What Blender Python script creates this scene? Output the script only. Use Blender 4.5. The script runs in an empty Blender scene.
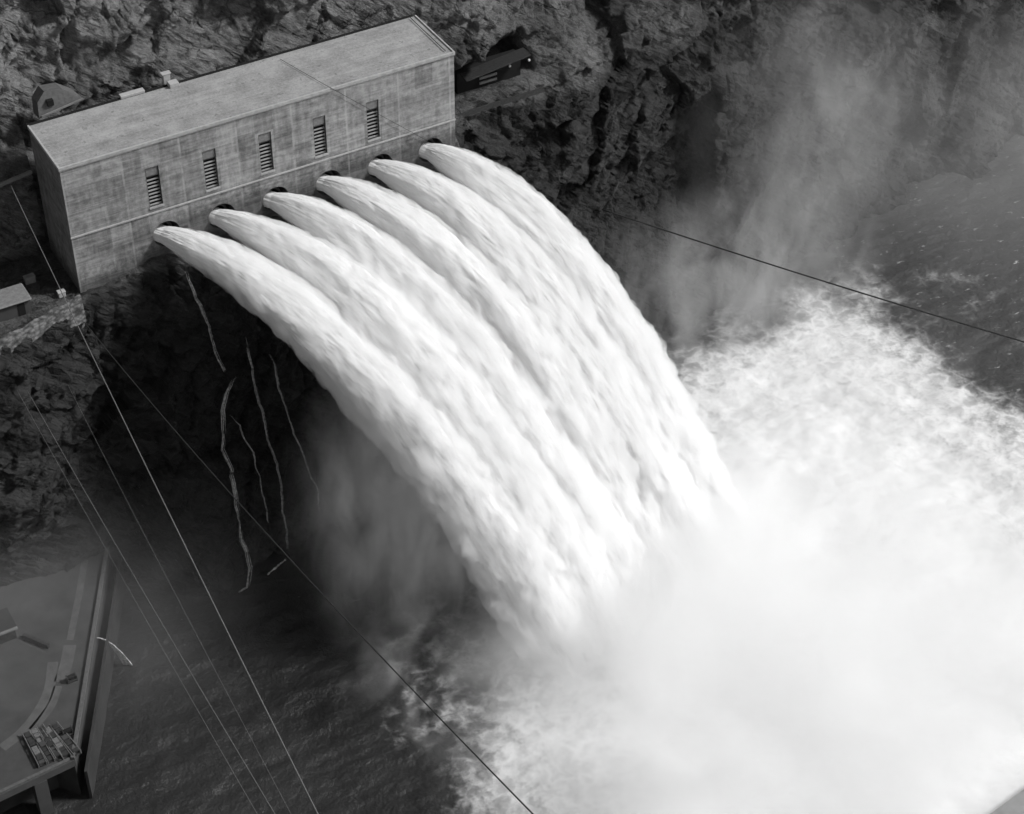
import bpy, bmesh, math, random
import numpy as np
from mathutils import Vector, Matrix

random.seed(7)
scene = bpy.context.scene
COL = scene.collection

# ------------------------------------------------------------------ camera
CAM = np.array([-59.414, -221.885, 151.153])
R_FW = np.array([0.38017, 0.65150, -0.65652])
R_RT = np.array([0.86544, -0.50101, 0.00397])
R_UP = np.array([0.32633, 0.56969, 0.75430])
cd = bpy.data.cameras.new('camera')
cd.sensor_width = 36.0
cd.lens = 2000 / 1024 * 36
cd.clip_start = 1.0
cd.clip_end = 5000
cam = bpy.data.objects.new('camera', cd)
COL.objects.link(cam)
M = Matrix(((R_RT[0], R_UP[0], -R_FW[0]), (R_RT[1], R_UP[1], -R_FW[1]), (R_RT[2], R_UP[2], -R_FW[2])))
cam.matrix_world = Matrix.Translation(Vector(CAM)) @ M.to_4x4()
scene.camera = cam

# ------------------------------------------------------------------ sky, sun, exposure
SUN = Vector((0.66, -0.31, 0.69)).normalized()
w = bpy.data.worlds.new('World')
scene.world = w
w.use_nodes = True
nt = w.node_tree
nt.nodes.clear()
sky = nt.nodes.new('ShaderNodeTexSky')
sky.sky_type = 'NISHITA'
sky.sun_disc = False
sky.sun_elevation = math.asin(SUN.z)
sky.sun_rotation = math.atan2(SUN.x, SUN.y)
bw = nt.nodes.new('ShaderNodeRGBToBW')
bg = nt.nodes.new('ShaderNodeBackground')
bg.inputs['Strength'].default_value = 0.095
wo = nt.nodes.new('ShaderNodeOutputWorld')
nt.links.new(sky.outputs[0], bw.inputs[0])
nt.links.new(bw.outputs[0], bg.inputs[0])
nt.links.new(bg.outputs[0], wo.inputs[0])
sl = bpy.data.lights.new('sun', 'SUN')
sl.energy = 2.7
sl.angle = math.radians(9)
sl.color = (1, 1, 1)
so = bpy.data.objects.new('sun', sl)
so.rotation_euler = SUN.to_track_quat('Z', 'Y').to_euler()
COL.objects.link(so)
vs = scene.view_settings
vs.view_transform = 'Standard'
vs.look = 'None'
vs.exposure = 0.25
vs.gamma = 1
vs.use_curve_mapping = False
scene.render.engine = 'CYCLES'
cy = scene.cycles
cy.use_denoising = True
cy.max_bounces = 28
cy.diffuse_bounces = 8
cy.glossy_bounces = 2
cy.transmission_bounces = 2
cy.transparent_max_bounces = 16
cy.volume_bounces = 20
cy.volume_step_rate = 1.0
cy.volume_max_steps = 128
cy.use_adaptive_sampling = True
cy.adaptive_threshold = 0.03

WATER = -70.0

# ------------------------------------------------------------------ numpy noise
def _h(ix, iy, iz, seed):
    h = (ix.astype(np.int64) * 374761393 + iy.astype(np.int64) * 668265263 + iz.astype(np.int64) * 2147483647 + seed * 974711) & 0xFFFFFFFF
    h = ((h ^ (h >> 13)) * 1274126177) & 0xFFFFFFFF
    h = ((h ^ (h >> 16)) * 2246822519) & 0xFFFFFFFF
    return h ^ (h >> 15)

_G = np.random.RandomState(3).normal(size=(256, 3))
_G /= np.linalg.norm(_G, axis=1)[:, None]

def perlin(x, y, z, seed=0):
    x, y, z = np.broadcast_arrays(x, y, z)
    xi, yi, zi = np.floor(x), np.floor(y), np.floor(z)
    fx, fy, fz = x - xi, y - yi, z - zi
    u, v, s = [t * t * t * (t * (t * 6 - 15) + 10) for t in (fx, fy, fz)]
    out = 0
    for a in (0, 1):
        for b in (0, 1):
            for c in (0, 1):
                g = _G[_h(xi + a, yi + b, zi + c, seed) & 255]
                d = g[..., 0] * (fx - a) + g[..., 1] * (fy - b) + g[..., 2] * (fz - c)
                out = out + d * (u if a else 1 - u) * (v if b else 1 - v) * (s if c else 1 - s)
    return out * 1.5

def fbm(x, y, z, octv=4, seed=0, gain=0.5, mode=0):
    s = 0
    amp = 1
    for k in range(octv):
        n = perlin(x * 2 ** k, y * 2 ** k, z * 2 ** k, seed + k * 17)
        if mode:
            n = np.abs(n) * 2 - 0.55
        s = s + amp * n
        amp *= gain
    return s

def facet(x, z, seed=0, tilt=0.6):
    """blocky broken rock: every Voronoi cell is a tilted plane; returns height and edge distance"""
    xi, zi = np.floor(x), np.floor(z)
    d1 = np.full(x.shape, 9.0)
    d2 = np.full(x.shape, 9.0)
    hh = np.zeros(x.shape)
    for a in (-1, 0, 1):
        for b in (-1, 0, 1):
            h = _h(xi + a, zi + b, xi * 0, seed)
            px = xi + a + (h & 255) / 255.0
            pz = zi + b + ((h >> 8) & 255) / 255.0
            d = np.hypot(x - px, z - pz)
            hv = ((h >> 16) & 255) / 255.0 - 0.5
            tx = (((h >> 20) & 63) / 63.0 - 0.5) * 2
            tz = (((h >> 26) & 63) / 63.0 - 0.5) * 2
            val = hv * 0.45 + tilt * (tx * (x - px) + tz * (z - pz))
            m = d < d1
            d2 = np.where(m, d1, np.minimum(d2, d))
            hh = np.where(m, val, hh)
            d1 = np.where(m, d, d1)
    return hh, d2 - d1

def sst(a, b, x):
    t = np.clip((x - a) / (b - a), 0, 1)
    return t * t * (3 - 2 * t)

# ------------------------------------------------------------------ object helpers
def tag(o, label=None, cat=None, group=None, kind=None):
    if label: o['label'] = label
    if cat: o['category'] = cat
    if group: o['group'] = group
    if kind: o['kind'] = kind
    return o

def empty(name, loc=(0, 0, 0)):
    o = bpy.data.objects.new(name, None)
    o.location = loc
    o.empty_display_size = 0.5
    COL.objects.link(o)
    return o

def mesh_obj(name, verts, faces, mat, parent=None, smooth=False):
    me = bpy.data.meshes.new(name)
    if isinstance(verts, np.ndarray):
        n = len(verts)
        me.vertices.add(n)
        me.vertices.foreach_set('co', verts.astype(np.float32).ravel())
        f = np.asarray(faces, dtype=np.int32)
        me.loops.add(f.size)
        me.loops.foreach_set('vertex_index', f.ravel())
        me.polygons.add(len(f))
        me.polygons.foreach_set('loop_start', np.arange(0, f.size, f.shape[1], dtype=np.int32))
        me.polygons.foreach_set('loop_total', np.full(len(f), f.shape[1], dtype=np.int32))
        me.update(calc_edges=True)
    else:
        me.from_pydata(verts, [], faces)
        me.update()
    if smooth:
        me.polygons.foreach_set('use_smooth', [True] * len(me.polygons))
    if mat: me.materials.append(mat)
    o = bpy.data.objects.new(name, me)
    COL.objects.link(o)
    if parent: o.parent = parent
    return o

def grid_faces(nu, nv, wrap=False):
    i = np.arange(nu - 1)[:, None]
    j = np.arange(nv if wrap else nv - 1)[None, :]
    j2 = (j + 1) % nv
    a = i * nv + j
    b = i * nv + j2
    c = (i + 1) * nv + j2
    d = (i + 1) * nv + j
    return np.stack([a, b, c, d], -1).reshape(-1, 4)

class MB:
    def __init__(s):
        s.v = []; s.f = []
    def box(s, x0, x1, y0, y1, z0, z1, M=None):
        n = len(s.v)
        vs_ = [Vector((x, y, z)) for z in (z0, z1) for y in (y0, y1) for x in (x0, x1)]
        if M: vs_ = [M @ p for p in vs_]
        s.v += [tuple(p) for p in vs_]
        s.f += [tuple(n + k for k in q) for q in ((0, 2, 3, 1), (4, 5, 7, 6), (0, 1, 5, 4), (2, 6, 7, 3), (0, 4, 6, 2), (1, 3, 7, 5))]
        return s
    def quad(s, a, b, c, d):
        n = len(s.v)
        s.v += [a, b, c, d]
        s.f.append((n, n + 1, n + 2, n + 3))
        return s
    def tube(s, pts, rad, sides=8, cap=True):
        pts = [Vector(p) for p in pts]
        n0 = len(s.v)
        for i, p in enumerate(pts):
            t = (pts[min(i + 1, len(pts) - 1)] - pts[max(i - 1, 0)]).normalized()
            a = t.cross(Vector((0.13, 0.2, 1))).normalized()
            b = t.cross(a)
            r = rad[i] if hasattr(rad, '__len__') else rad
            for k in range(sides):
                th = 2 * math.pi * k / sides
                s.v.append(tuple(p + a * r * math.cos(th) + b * r * math.sin(th)))
        for i in range(len(pts) - 1):
            for k in range(sides):
                k2 = (k + 1) % sides
                s.f.append((n0 + i * sides + k, n0 + i * sides + k2, n0 + (i + 1) * sides + k2, n0 + (i + 1) * sides + k))
        if cap:
            s.f.append(tuple(n0 + k for k in range(sides))[::-1])
            s.f.append(tuple(n0 + (len(pts) - 1) * sides + k for k in range(sides)))
        return s
    def prism(s, poly, z0, z1):
        n = len(s.v); m = len(poly)
        s.v += [(x, y, z0) for x, y in poly] + [(x, y, z1) for x, y in poly]
        s.f.append(tuple(range(n + m - 1, n - 1, -1)))
        s.f.append(tuple(range(n + m, n + 2 * m)))
        for k in range(m):
            k2 = (k + 1) % m
            s.f.append((n + k, n + k2, n + m + k2, n + m + k))
        return s
    def build(s, name, mat, parent=None, smooth=False, bevel=0):
        o = mesh_obj(name, s.v, s.f, mat, parent, smooth)
        if bevel:
            b = o.modifiers.new('b', 'BEVEL'); b.width = bevel; b.segments = 1; b.limit_method = 'ANGLE'
        return o

# ------------------------------------------------------------------ material helpers
class NT:
    def __init__(s, name):
        s.m = bpy.data.materials.new(name)
        s.m.use_nodes = True
        s.t = s.m.node_tree
        s.t.nodes.clear()
        s.out = s.n('ShaderNodeOutputMaterial')
    def n(s, typ, **kw):
        nd = s.t.nodes.new(typ)
        for k, v in kw.items(): setattr(nd, k, v)
        return nd
    def l(s, a, b): s.t.links.new(a, b)
    def put(s, sock, v):
        if isinstance(v, bpy.types.NodeSocket): s.l(v, sock)
        elif v is not None: sock.default_value = v
    def math(s, op, a, b=None, c=None, clamp=False):
        nd = s.n('ShaderNodeMath', operation=op, use_clamp=clamp)
        s.put(nd.inputs[0], a)
        if b is not None: s.put(nd.inputs[1], b)
        if c is not None: s.put(nd.inputs[2], c)
        return nd.outputs[0]
    def coord(s, kind='Object', scale=(1, 1, 1), loc=(0, 0, 0), rot=(0, 0, 0)):
        tc = s.n('ShaderNodeTexCoord')
        mp = s.n('ShaderNodeMapping')
        mp.inputs['Scale'].default_value = scale
        mp.inputs['Location'].default_value = loc
        mp.inputs['Rotation'].default_value = rot
        s.l(tc.outputs[kind], mp.inputs[0])
        return mp.outputs[0]
    def noise(s, vec, scale=1, detail=5, rough=0.55, dist=0):
        nd = s.n('ShaderNodeTexNoise')
        s.l(vec, nd.inputs['Vector'])
        nd.inputs['Scale'].default_value = scale
        nd.inputs['Detail'].default_value = detail
        nd.inputs['Roughness'].default_value = rough
        nd.inputs['Distortion'].default_value = dist
        return nd.outputs['Fac']
    def ramp(s, fac, stops, interp='LINEAR'):
        nd = s.n('ShaderNodeMapRange')
        r = s.n('ShaderNodeValToRGB')
        s.t.nodes.remove(nd)
        s.l(fac, r.inputs[0])
        e = r.color_ramp.elements
        while len(e) < len(stops): e.new(0.5)
        for i, (p, v) in enumerate(stops):
            e[i].position = p
            e[i].color = (v, v, v, 1)
        r.color_ramp.interpolation = interp
        return r.outputs[0]
    def mix(s, fac, a, b):
        # float mix
        nd = s.n('ShaderNodeMix', data_type='FLOAT')
        s.put(nd.inputs[0], fac); s.put(nd.inputs[2], a); s.put(nd.inputs[3], b)
        return nd.outputs[0]
    def attr(s, name):
        return s.n('ShaderNodeAttribute', attribute_name=name).outputs['Fac']
    def rng(s, v, a, b, c=0.0, d=1.0, smooth=True):
        nd = s.n('ShaderNodeMapRange')
        if smooth: nd.interpolation_type = 'SMOOTHSTEP'
        s.put(nd.inputs[0], v)
        for i, q in enumerate((a, b, c, d)): nd.inputs[i + 1].default_value = q
        return nd.outputs[0]
    def surf(s, col, rough=0.9, bump=None, bd=0.1, spec=0.3, metal=0):
        p = s.n('ShaderNodeBsdfPrincipled')
        if isinstance(col, (int, float)): col = (col, col, col, 1)
        s.put(p.inputs['Base Color'], col)
        s.put(p.inputs['Roughness'], rough)
        s.put(p.inputs['Metallic'], metal)
        s.put(p.inputs['Specular IOR Level'], spec)
        if bump is not None:
            b = s.n('ShaderNodeBump')
            b.inputs['Strength'].default_value = 1.0
            b.inputs['Distance'].default_value = bd
            s.l(bump, b.inputs['Height'])
            s.l(b.outputs[0], p.inputs['Normal'])
        s.l(p.outputs[0], s.out.inputs['Surface'])
        return p

def plain(name, v, rough=0.8, var=0.25, scale=2.0, bd=0.02, metal=0):
    k = NT(name)
    f = k.noise(k.coord(), scale, 6, 0.6)
    c = k.ramp(f, [(0.3, v * (1 - var)), (0.7, v * (1 + var))])
    k.surf(c, rough, f, bd, metal=metal)
    return k.m

def mat_rock():
    k = NT('canyon_rock')
    c0 = k.coord()
    cs = k.coord(scale=(1, 1, 1), rot=(0, math.radians(-38), 0))
    cst = k.n('ShaderNodeMapping'); cst.inputs['Scale'].default_value = (0.35, 1, 1.6)
    k.l(cs, cst.inputs[0])
    big = k.noise(c0, 0.07, 4, 0.6, 0.5)
    med = k.noise(cst.outputs[0], 0.5, 8, 0.65, 0.8)
    fin = k.noise(cst.outputs[0], 2.6, 8, 0.7, 0.4)
    a = k.math('MULTIPLY_ADD', big, 0.45, k.math('MULTIPLY', med, 0.4))
    a = k.math('MULTIPLY_ADD', fin, 0.42, k.math('ADD', a, -.06))
    base = k.ramp(a, [(0.40, 0.08), (0.50, 0.14), (0.62, 0.23), (0.76, 0.34)])
    wet = k.attr('wet')
    pale = k.attr('pale')
    base = k.mix(pale, base, k.ramp(a, [(0.4, 0.18), (0.7, 0.28)]))
    wetc = k.math('MULTIPLY', base, 0.18)
    wn = k.math('ADD', wet, k.math('MULTIPLY_ADD', med, 0.6, -0.3), clamp=True)
    wm = k.rng(wn, 0.15, 0.85)
    col = k.mix(wm, base, wetc)
    rough = k.mix(wm, 0.95, 0.65)
    wq = k.n('ShaderNodeTexNoise'); wq.inputs['Scale'].default_value = 0.25; wq.inputs['Detail'].default_value = 5
    k.l(c0, wq.inputs['Vector'])
    sv = k.n('ShaderNodeVectorMath', operation='SCALE'); sv.inputs['Scale'].default_value = 4.5; k.l(wq.outputs['Color'], sv.inputs[0])
    av = k.n('ShaderNodeVectorMath', operation='ADD'); k.l(cst.outputs[0], av.inputs[0]); k.l(sv.outputs[0], av.inputs[1])
    cr = []
    for sc_, w_ in ((0.13, .035), (0.42, .045)):
        vo = k.n('ShaderNodeTexVoronoi', feature='DISTANCE_TO_EDGE'); vo.inputs['Scale'].default_value = sc_
        k.l(av.outputs[0], vo.inputs['Vector'])
        cr.append(k.rng(vo.outputs['Distance'], 0.0, w_, 1, 0))
    crack = k.math('MULTIPLY', k.math('MAXIMUM', cr[0], k.math('MULTIPLY', cr[1], .3)), k.rng(big, .35, .6))
    rg = k.noise(cst.outputs[0], 0.9, 9, 0.62, 1.4)
    rg = k.math('ABSOLUTE', k.math('MULTIPLY_ADD', rg, 2.0, -1.0))
    rg2 = k.math('ABSOLUTE', k.math('MULTIPLY_ADD', k.noise(c0, 3.2, 7, 0.7, .8), 2.0, -1.0))
    def facets(vec, sc_):
        vo = k.n('ShaderNodeTexVoronoi'); vo.inputs['Scale'].default_value = sc_
        k.l(vec, vo.inputs['Vector'])
        df = k.n('ShaderNodeVectorMath', operation='SUBTRACT'); k.l(vec, df.inputs[0]); k.l(vo.outputs['Position'], df.inputs[1])
        ct = k.n('ShaderNodeVectorMath', operation='SUBTRACT'); k.l(vo.outputs['Color'], ct.inputs[0]); ct.inputs[1].default_value = (.5, .5, .5)
        dt = k.n('ShaderNodeVectorMath', operation='DOT_PRODUCT'); k.l(df.outputs[0], dt.inputs[0]); k.l(ct.outputs[0], dt.inputs[1])
        return dt.outputs['Value']
    wv_ = k.n('ShaderNodeVectorMath', operation='SCALE'); wv_.inputs['Scale'].default_value = 1.2; k.l(wq.outputs['Color'], wv_.inputs[0])
    av2 = k.n('ShaderNodeVectorMath', operation='ADD'); k.l(cst.outputs[0], av2.inputs[0]); k.l(wv_.outputs[0], av2.inputs[1])
    fa = k.math('ADD', k.math('MULTIPLY', facets(av2.outputs[0], .45), 2.2), k.math('MULTIPLY', facets(av2.outputs[0], 1.5), 2.0))
    line = k.rng(rg, 0.0, 0.07, 1, 0)
    col = k.mix(k.math('MULTIPLY', line, .55), col, k.math('MULTIPLY', col, .35))
    col = k.mix(k.math('MULTIPLY', crack, .5), col, 0.015)
    h = k.math('ADD', k.math('MULTIPLY', med, .5), k.math('MULTIPLY', fin, 0.55))
    h = k.math('ADD', h, k.math('MULTIPLY', rg, .3))
    h = k.math('ADD', h, k.math('MULTIPLY', rg2, .2))
    h = k.math('ADD', h, fa)
    h = k.math('SUBTRACT', h, k.math('MULTIPLY', crack, .25))
    k.surf(col, rough, h, 0.8, spec=0.25)
    return k.m

def mat_concrete_wall():
    k = NT('stained_concrete')
    tc = k.n('ShaderNodeTexCoord')
    sx = k.n('ShaderNodeSeparateXYZ'); k.l(tc.outputs['Object'], sx.inputs[0])
    X, Z = sx.outputs[0], k.math('SUBTRACT', sx.outputs[2], 24.0)
    hb = k.noise(k.coord(scale=(0.10, 0.10, 1.6)), 1, 6, 0.6)
    hb2 = k.noise(k.coord(scale=(0.3, 0.3, 3.2)), 1, 5, 0.6)
    vb = k.noise(k.coord(scale=(1.1, 1.1, 0.12)), 1, 7, 0.6)
    fn = k.noise(k.coord(), 1.2, 8, 0.65)
    cell = k.n('ShaderNodeTexWhiteNoise', noise_dimensions='2D')
    cb = k.n('ShaderNodeCombineXYZ')
    k.l(k.math('FLOOR', k.math('MULTIPLY', X, 1 / 2.82)), cb.inputs[0])
    k.l(k.math('FLOOR', k.math('MULTIPLY', Z, 1 / 3.8)), cb.inputs[1])
    k.l(cb.outputs[0], cell.inputs[0])
    a = k.math('MULTIPLY', hb, 0.32)
    a = k.math('MULTIPLY_ADD', vb, 0.24, a)
    a = k.math('MULTIPLY_ADD', fn, 0.31, a)
    a = k.math('MULTIPLY_ADD', hb2, 0.13, a)
    a = k.math('MULTIPLY_ADD', cell.outputs['Value'], 0.08, a)
    a = k.math('ADD', a, -0.04)
    col = k.ramp(a, [(0.40, 0.155), (0.5, 0.29), (0.59, 0.43)])
    # lime streaks along vertical construction joints and pale lift lines
    fx = k.math('ABSOLUTE', k.math('SUBTRACT', k.math('FRACT', k.math('MULTIPLY', k.math('ADD', X, -17.0 + 8.45 * 3.5), 1 / 8.45)), 0.5))
    j = k.rng(fx, 0.010, 0.024, 1.0, 0.0)
    j = k.math('MULTIPLY', j, k.rng(k.noise(k.coord(scale=(0.5, 0.5, 0.5)), 1, 5, 0.7), 0.32, 0.6))
    fz = k.math('ABSOLUTE', k.math('SUBTRACT', k.math('FRACT', k.math('MULTIPLY', Z, 1 / 3.8)), 0.5))
    jz = k.math('MULTIPLY', k.rng(fz, 0.0, 0.03, 1.0, 0.0), k.rng(hb2, 0.45, 0.7, 0, 0.6))
    j = k.math('MAXIMUM', j, jz)
    col = k.mix(k.math('MULTIPLY', j, 0.7), col, 0.48)
    # damp staining round and under the outlets
    dz = k.math('ADD', Z, k.math('MULTIPLY', fn, 3.5))
    damp = k.math('MULTIPLY', k.rng(dz, -12.6, -9.6, 1, 0), k.rng(X, 6, 16))
    low = k.rng(k.math('ADD', k.math('ADD', Z, k.math('MULTIPLY', fn, 4.5)), k.rng(X, 3, 13, 0, -2.6)), -18.4, -14.4, 1, 0)
    damp = k.math('MAXIMUM', damp, low)
    col = k.mix(k.math('MULTIPLY', damp, 0.72), col, k.math('MULTIPLY', col, 0.28))
    # left flank: shade put into the colour, together with run-off streaks
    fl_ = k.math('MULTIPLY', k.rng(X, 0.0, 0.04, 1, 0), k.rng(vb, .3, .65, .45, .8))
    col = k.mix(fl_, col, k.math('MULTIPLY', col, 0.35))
    grime = k.rng(k.noise(k.coord(scale=(.16, .16, .3)), 1, 6, .65), .45, .64, 0, .6)
    drip = k.math('MULTIPLY', k.rng(k.noise(k.coord(scale=(1.6, 1.6, .05)), 1, 5, .7), .55, .68), k.rng(k.noise(k.coord(scale=(.2, .2, .2)), 1, 3, .5), .4, .6))
    grime = k.math('MAXIMUM', grime, k.math('MULTIPLY', drip, .75))
    col = k.mix(grime, col, k.math('MULTIPLY', col, .6))
    h = k.math('ADD', fn, k.math('MULTIPLY', hb2, 0.5))
    k.surf(col, 0.9, h, 0.05, spec=0.2)
    return k.m

def mat_roof():
    k = NT('roof_concrete')
    a = k.noise(k.coord(), 0.25, 8, 0.6)
    b = k.noise(k.coord(), 3.0, 8, 0.75)
    s = k.noise(k.coord(scale=(0.05, 1.2, 1)), 1, 5, 0.6)
    v = k.math('ADD', k.math('MULTIPLY_ADD', b, 0.4, k.math('MULTIPLY', a, 0.4)), k.math('MULTIPLY', s, 0.2))
    col = k.ramp(v, [(0.38, 0.19), (0.48, 0.29), (0.54, 0.35), (0.62, 0.42)])
    spots = k.rng(k.noise(k.coord(), 1.0, 5, 0.65), 0.60, 0.68, 0, 0.6)
    col = k.mix(spots, col, 0.12)
    k.surf(col, 0.95, b, 0.03, spec=0.2)
    return k.m

def mat_spray():
    k = NT('white_water_spray')
    f = k.noise(k.coord(), 1.1, 8, 0.7)
    f2 = k.noise(k.coord(), 4.5, 5, 0.7)
    h = k.math('ADD', k.math('MULTIPLY', f, 1.0), k.math('MULTIPLY', f2, 0.35))
    d = k.n('ShaderNodeBsdfDiffuse'); d.inputs[0].default_value = (0.81, 0.81, 0.81, 1)
    t = k.n('ShaderNodeBsdfTranslucent'); t.inputs[0].default_value = (0.9, 0.9, 0.9, 1)
    b = k.n('ShaderNodeBump'); b.inputs['Distance'].default_value = 0.07; b.inputs['Strength'].default_value = 0.6
    k.l(h, b.inputs['Height'])
    k.l(b.outputs[0], d.inputs['Normal'])
    m = k.n('ShaderNodeMixShader'); m.inputs[0].default_value = 0.12
    k.l(d.outputs[0], m.inputs[1]); k.l(t.outputs[0], m.inputs[2])
    k.l(m.outputs[0], k.out.inputs['Surface'])
    return k.m

def mat_water():
    k = NT('river_water')
    foam = k.attr('foam')
    lace = k.n('ShaderNodeTexVoronoi', feature='DISTANCE_TO_EDGE')
    wv = k.n('ShaderNodeVectorMath', operation='ADD')
    nz = k.n('ShaderNodeTexNoise'); nz.inputs['Scale'].default_value = 0.35; nz.inputs['Detail'].default_value = 6
    c = k.coord()
    k.l(c, nz.inputs['Vector'])
    sc = k.n('ShaderNodeVectorMath', operation='SCALE'); sc.inputs['Scale'].default_value = 5.0
    k.l(nz.outputs['Color'], sc.inputs[0])
    k.l(c, wv.inputs[0]); k.l(sc.outputs[0], wv.inputs[1])
    k.l(wv.outputs[0], lace.inputs['Vector'])
    lace.inputs['Scale'].default_value = 0.32
    lc = k.rng(lace.outputs['Distance'], 0.0, 0.35, 1, 0)
    n1 = k.noise(wv.outputs[0], 0.25, 8, 0.65)
    n2 = k.noise(c, 1.4, 6, 0.7)
    pat = k.math('ADD', k.math('MULTIPLY', lc, 0.14), k.math('MULTIPLY_ADD', n1, 0.75, k.math('MULTIPLY', n2, 0.35)))
    # foam wins where the drift of foam is stronger than the pattern
    thr = k.math('SUBTRACT', k.math('MULTIPLY_ADD', foam, 1.25, -1.0), k.math('MULTIPLY', pat, -1.0))
    fm = k.rng(thr, 0.0, 0.85)
    dark = k.ramp(k.noise(c, 0.05, 4, 0.5), [(0.3, 0.012), (0.7, 0.03)])
    dark = k.math('ADD', dark, k.math('MULTIPLY', k.attr('silt_sheen'), 0.048))  # lighter water: silt, plus sky reflection put into the colour
    speck = k.math('MULTIPLY', k.rng(k.noise(k.coord(scale=(1, 1.6, 1)), .55, 4, .75), .70, .76), k.rng(k.noise(c, .06, 2, .5), .45, .6))
    cap = k.math('MULTIPLY', k.rng(k.noise(k.coord(scale=(.8, 1.8, 1), rot=(0, 0, .3)), .5, 5, .7), .61, .68), k.attr('silt_sheen'))
    fm = k.math('MAXIMUM', fm, k.math('MULTIPLY', k.math('MAXIMUM', speck, cap), .6))
    fc = k.ramp(k.math('ADD', k.math('MULTIPLY', n1, .7), k.math('MULTIPLY', n2, .3)), [(.36, .42), (.53, .80)])
    lc2 = k.rng(lace.outputs['Distance'], 0.0, 0.30, .80, .56)
    fc = k.mix(k.rng(n1, .42, .62), fc, lc2)
    fc = k.mix(k.attr('deep'), fc, .90)
    col = k.mix(fm, dark, fc)
    rough = k.mix(fm, 0.35, 1.0)
    rip = k.noise(k.coord(scale=(1, 1, 1), rot=(0, 0, 0.5)), 0.9, 7, 0.65)
    h = k.math('MULTIPLY', rip, k.rng(fm, 0.0, .7, 1.0, .3))
    k.surf(col, rough, h, 0.28, spec=0.5)
    return k.m

def mat_mist(name, density, scale=(1, 1, 1), nscale=0.12, lo=0.42, hi=0.72, noise_detail=5, fall0=0.25):
    k = NT(name)
    c = k.coord('Object')            # the domain is a unit ball scaled by the object
    ln = k.n('ShaderNodeVectorMath', operation='LENGTH'); k.l(c, ln.inputs[0])
    fall = k.rng(ln.outputs['Value'], fall0, 1.0, 1, 0)
    geo = k.n('ShaderNodeNewGeometry')
    mp = k.n('ShaderNodeMapping'); mp.inputs['Scale'].default_value = scale
    k.l(geo.outputs['Position'], mp.inputs[0])
    n = k.noise(mp.outputs[0], nscale, noise_detail, 0.6, 0.7)
    n = k.rng(n, lo, hi)
    d = k.math('MULTIPLY', k.math('MULTIPLY', fall, n), density)
    v = k.n('ShaderNodeVolumePrincipled')
    v.inputs['Color'].default_value = (0.995, 0.995, 0.995, 1)
    v.inputs['Anisotropy'].default_value = 0.1
    k.l(d, v.inputs['Density'])
    k.l(v.outputs[0], k.out.inputs['Volume'])
    return k.m

M_ROCK = mat_rock()
M_WALL = mat_concrete_wall()
M_ROOF = mat_roof()
M_SPRAY = mat_spray()
M_WATER = mat_water()
def mat_even_mist(name, dens):
    k = NT(name)
    v = k.n('ShaderNodeVolumeScatter')
    v.inputs['Color'].default_value = (0.995, 0.995, 0.995, 1)
    v.inputs['Density'].default_value = dens
    v.inputs['Anisotropy'].default_value = 0.1
    k.l(v.outputs[0], k.out.inputs['Volume'])
    return k.m
def mat_loose_spray():
    k = NT('loose_spray')
    geo = k.n('ShaderNodeNewGeometry')
    mp = k.n('ShaderNodeMapping')
    q_ = Vector((.28, -.50, -.82)).rotation_difference(Vector((0, 0, 1))).to_euler()
    mp.inputs['Rotation'].default_value = q_
    k.l(geo.outputs['Position'], mp.inputs[0])
    m2 = k.n('ShaderNodeMapping'); m2.inputs['Scale'].default_value = (2.0, 2.0, .52)
    k.l(mp.outputs[0], m2.inputs[0])
    n_ = k.noise(m2.outputs[0], .42, 6, .64, .4)
    v = k.n('ShaderNodeVolumeScatter')
    v.inputs['Color'].default_value = (0.972, 0.972, 0.972, 1)
    v.inputs['Anisotropy'].default_value = 0.1
    k.l(k.rng(n_, .36, .62, 0.08, 1.4), v.inputs['Density'])
    k.l(v.outputs[0], k.out.inputs['Volume'])
    k.m.cycles.volume_step_rate = 1.0
    return k.m
M_SLEEVE = mat_loose_spray()
def mat_trickle():
    k = NT('thin_falling_water')
    f = k.noise(k.coord(), 2.5, 6, .7)
    k.surf(k.ramp(f, [(.4, .25), (.65, .75)]), .8, f, .05)
    return k.m
M_TRICK = mat_trickle()
M_PALE = plain('pale_concrete', 0.40, 0.9, 0.2, 1.5)
M_CONC = plain('grey_concrete', 0.2, 0.9, 0.3, 0.8)
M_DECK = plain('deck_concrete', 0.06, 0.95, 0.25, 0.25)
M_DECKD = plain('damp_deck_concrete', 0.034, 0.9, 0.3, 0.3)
M_TRACK = plain('worn_track', 0.095, 0.95, 0.2, 0.8)
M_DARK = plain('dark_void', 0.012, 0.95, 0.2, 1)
M_STEEL = plain('dark_steel', 0.05, 0.5, 0.3, 3, metal=0.3)
M_SLAT = plain('louvre_metal', 0.26, 0.6, 0.2, 3)
M_PANE = plain('louvre_panel', 0.2, 0.6, 0.2, 3)
M_WHITE = plain('white_paint', 0.42, 0.7, 0.1, 3)
M_CABLE = plain('galvanised_cable', 0.16, 0.6, 0.2, 3)
M_CABLED = plain('tarred_cable', 0.04, 0.8, 0.2, 3)
M_TIMBER = plain('weathered_timber', 0.14, 0.9, 0.4, 3)
M_LAMP = plain('lamp_glass', 0.7, 0.3, 0.05, 3)

# ------------------------------------------------------------------ canyon wall
BL, BD = 60.0, 11.9            # valve house length and depth
xs = np.concatenate([np.linspace(-170, -44, 40, endpoint=False), np.linspace(-44, 225, 900, endpoint=False), np.linspace(225, 430, 50)])
N1, N2, N3 = 190, 40, 190

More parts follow.
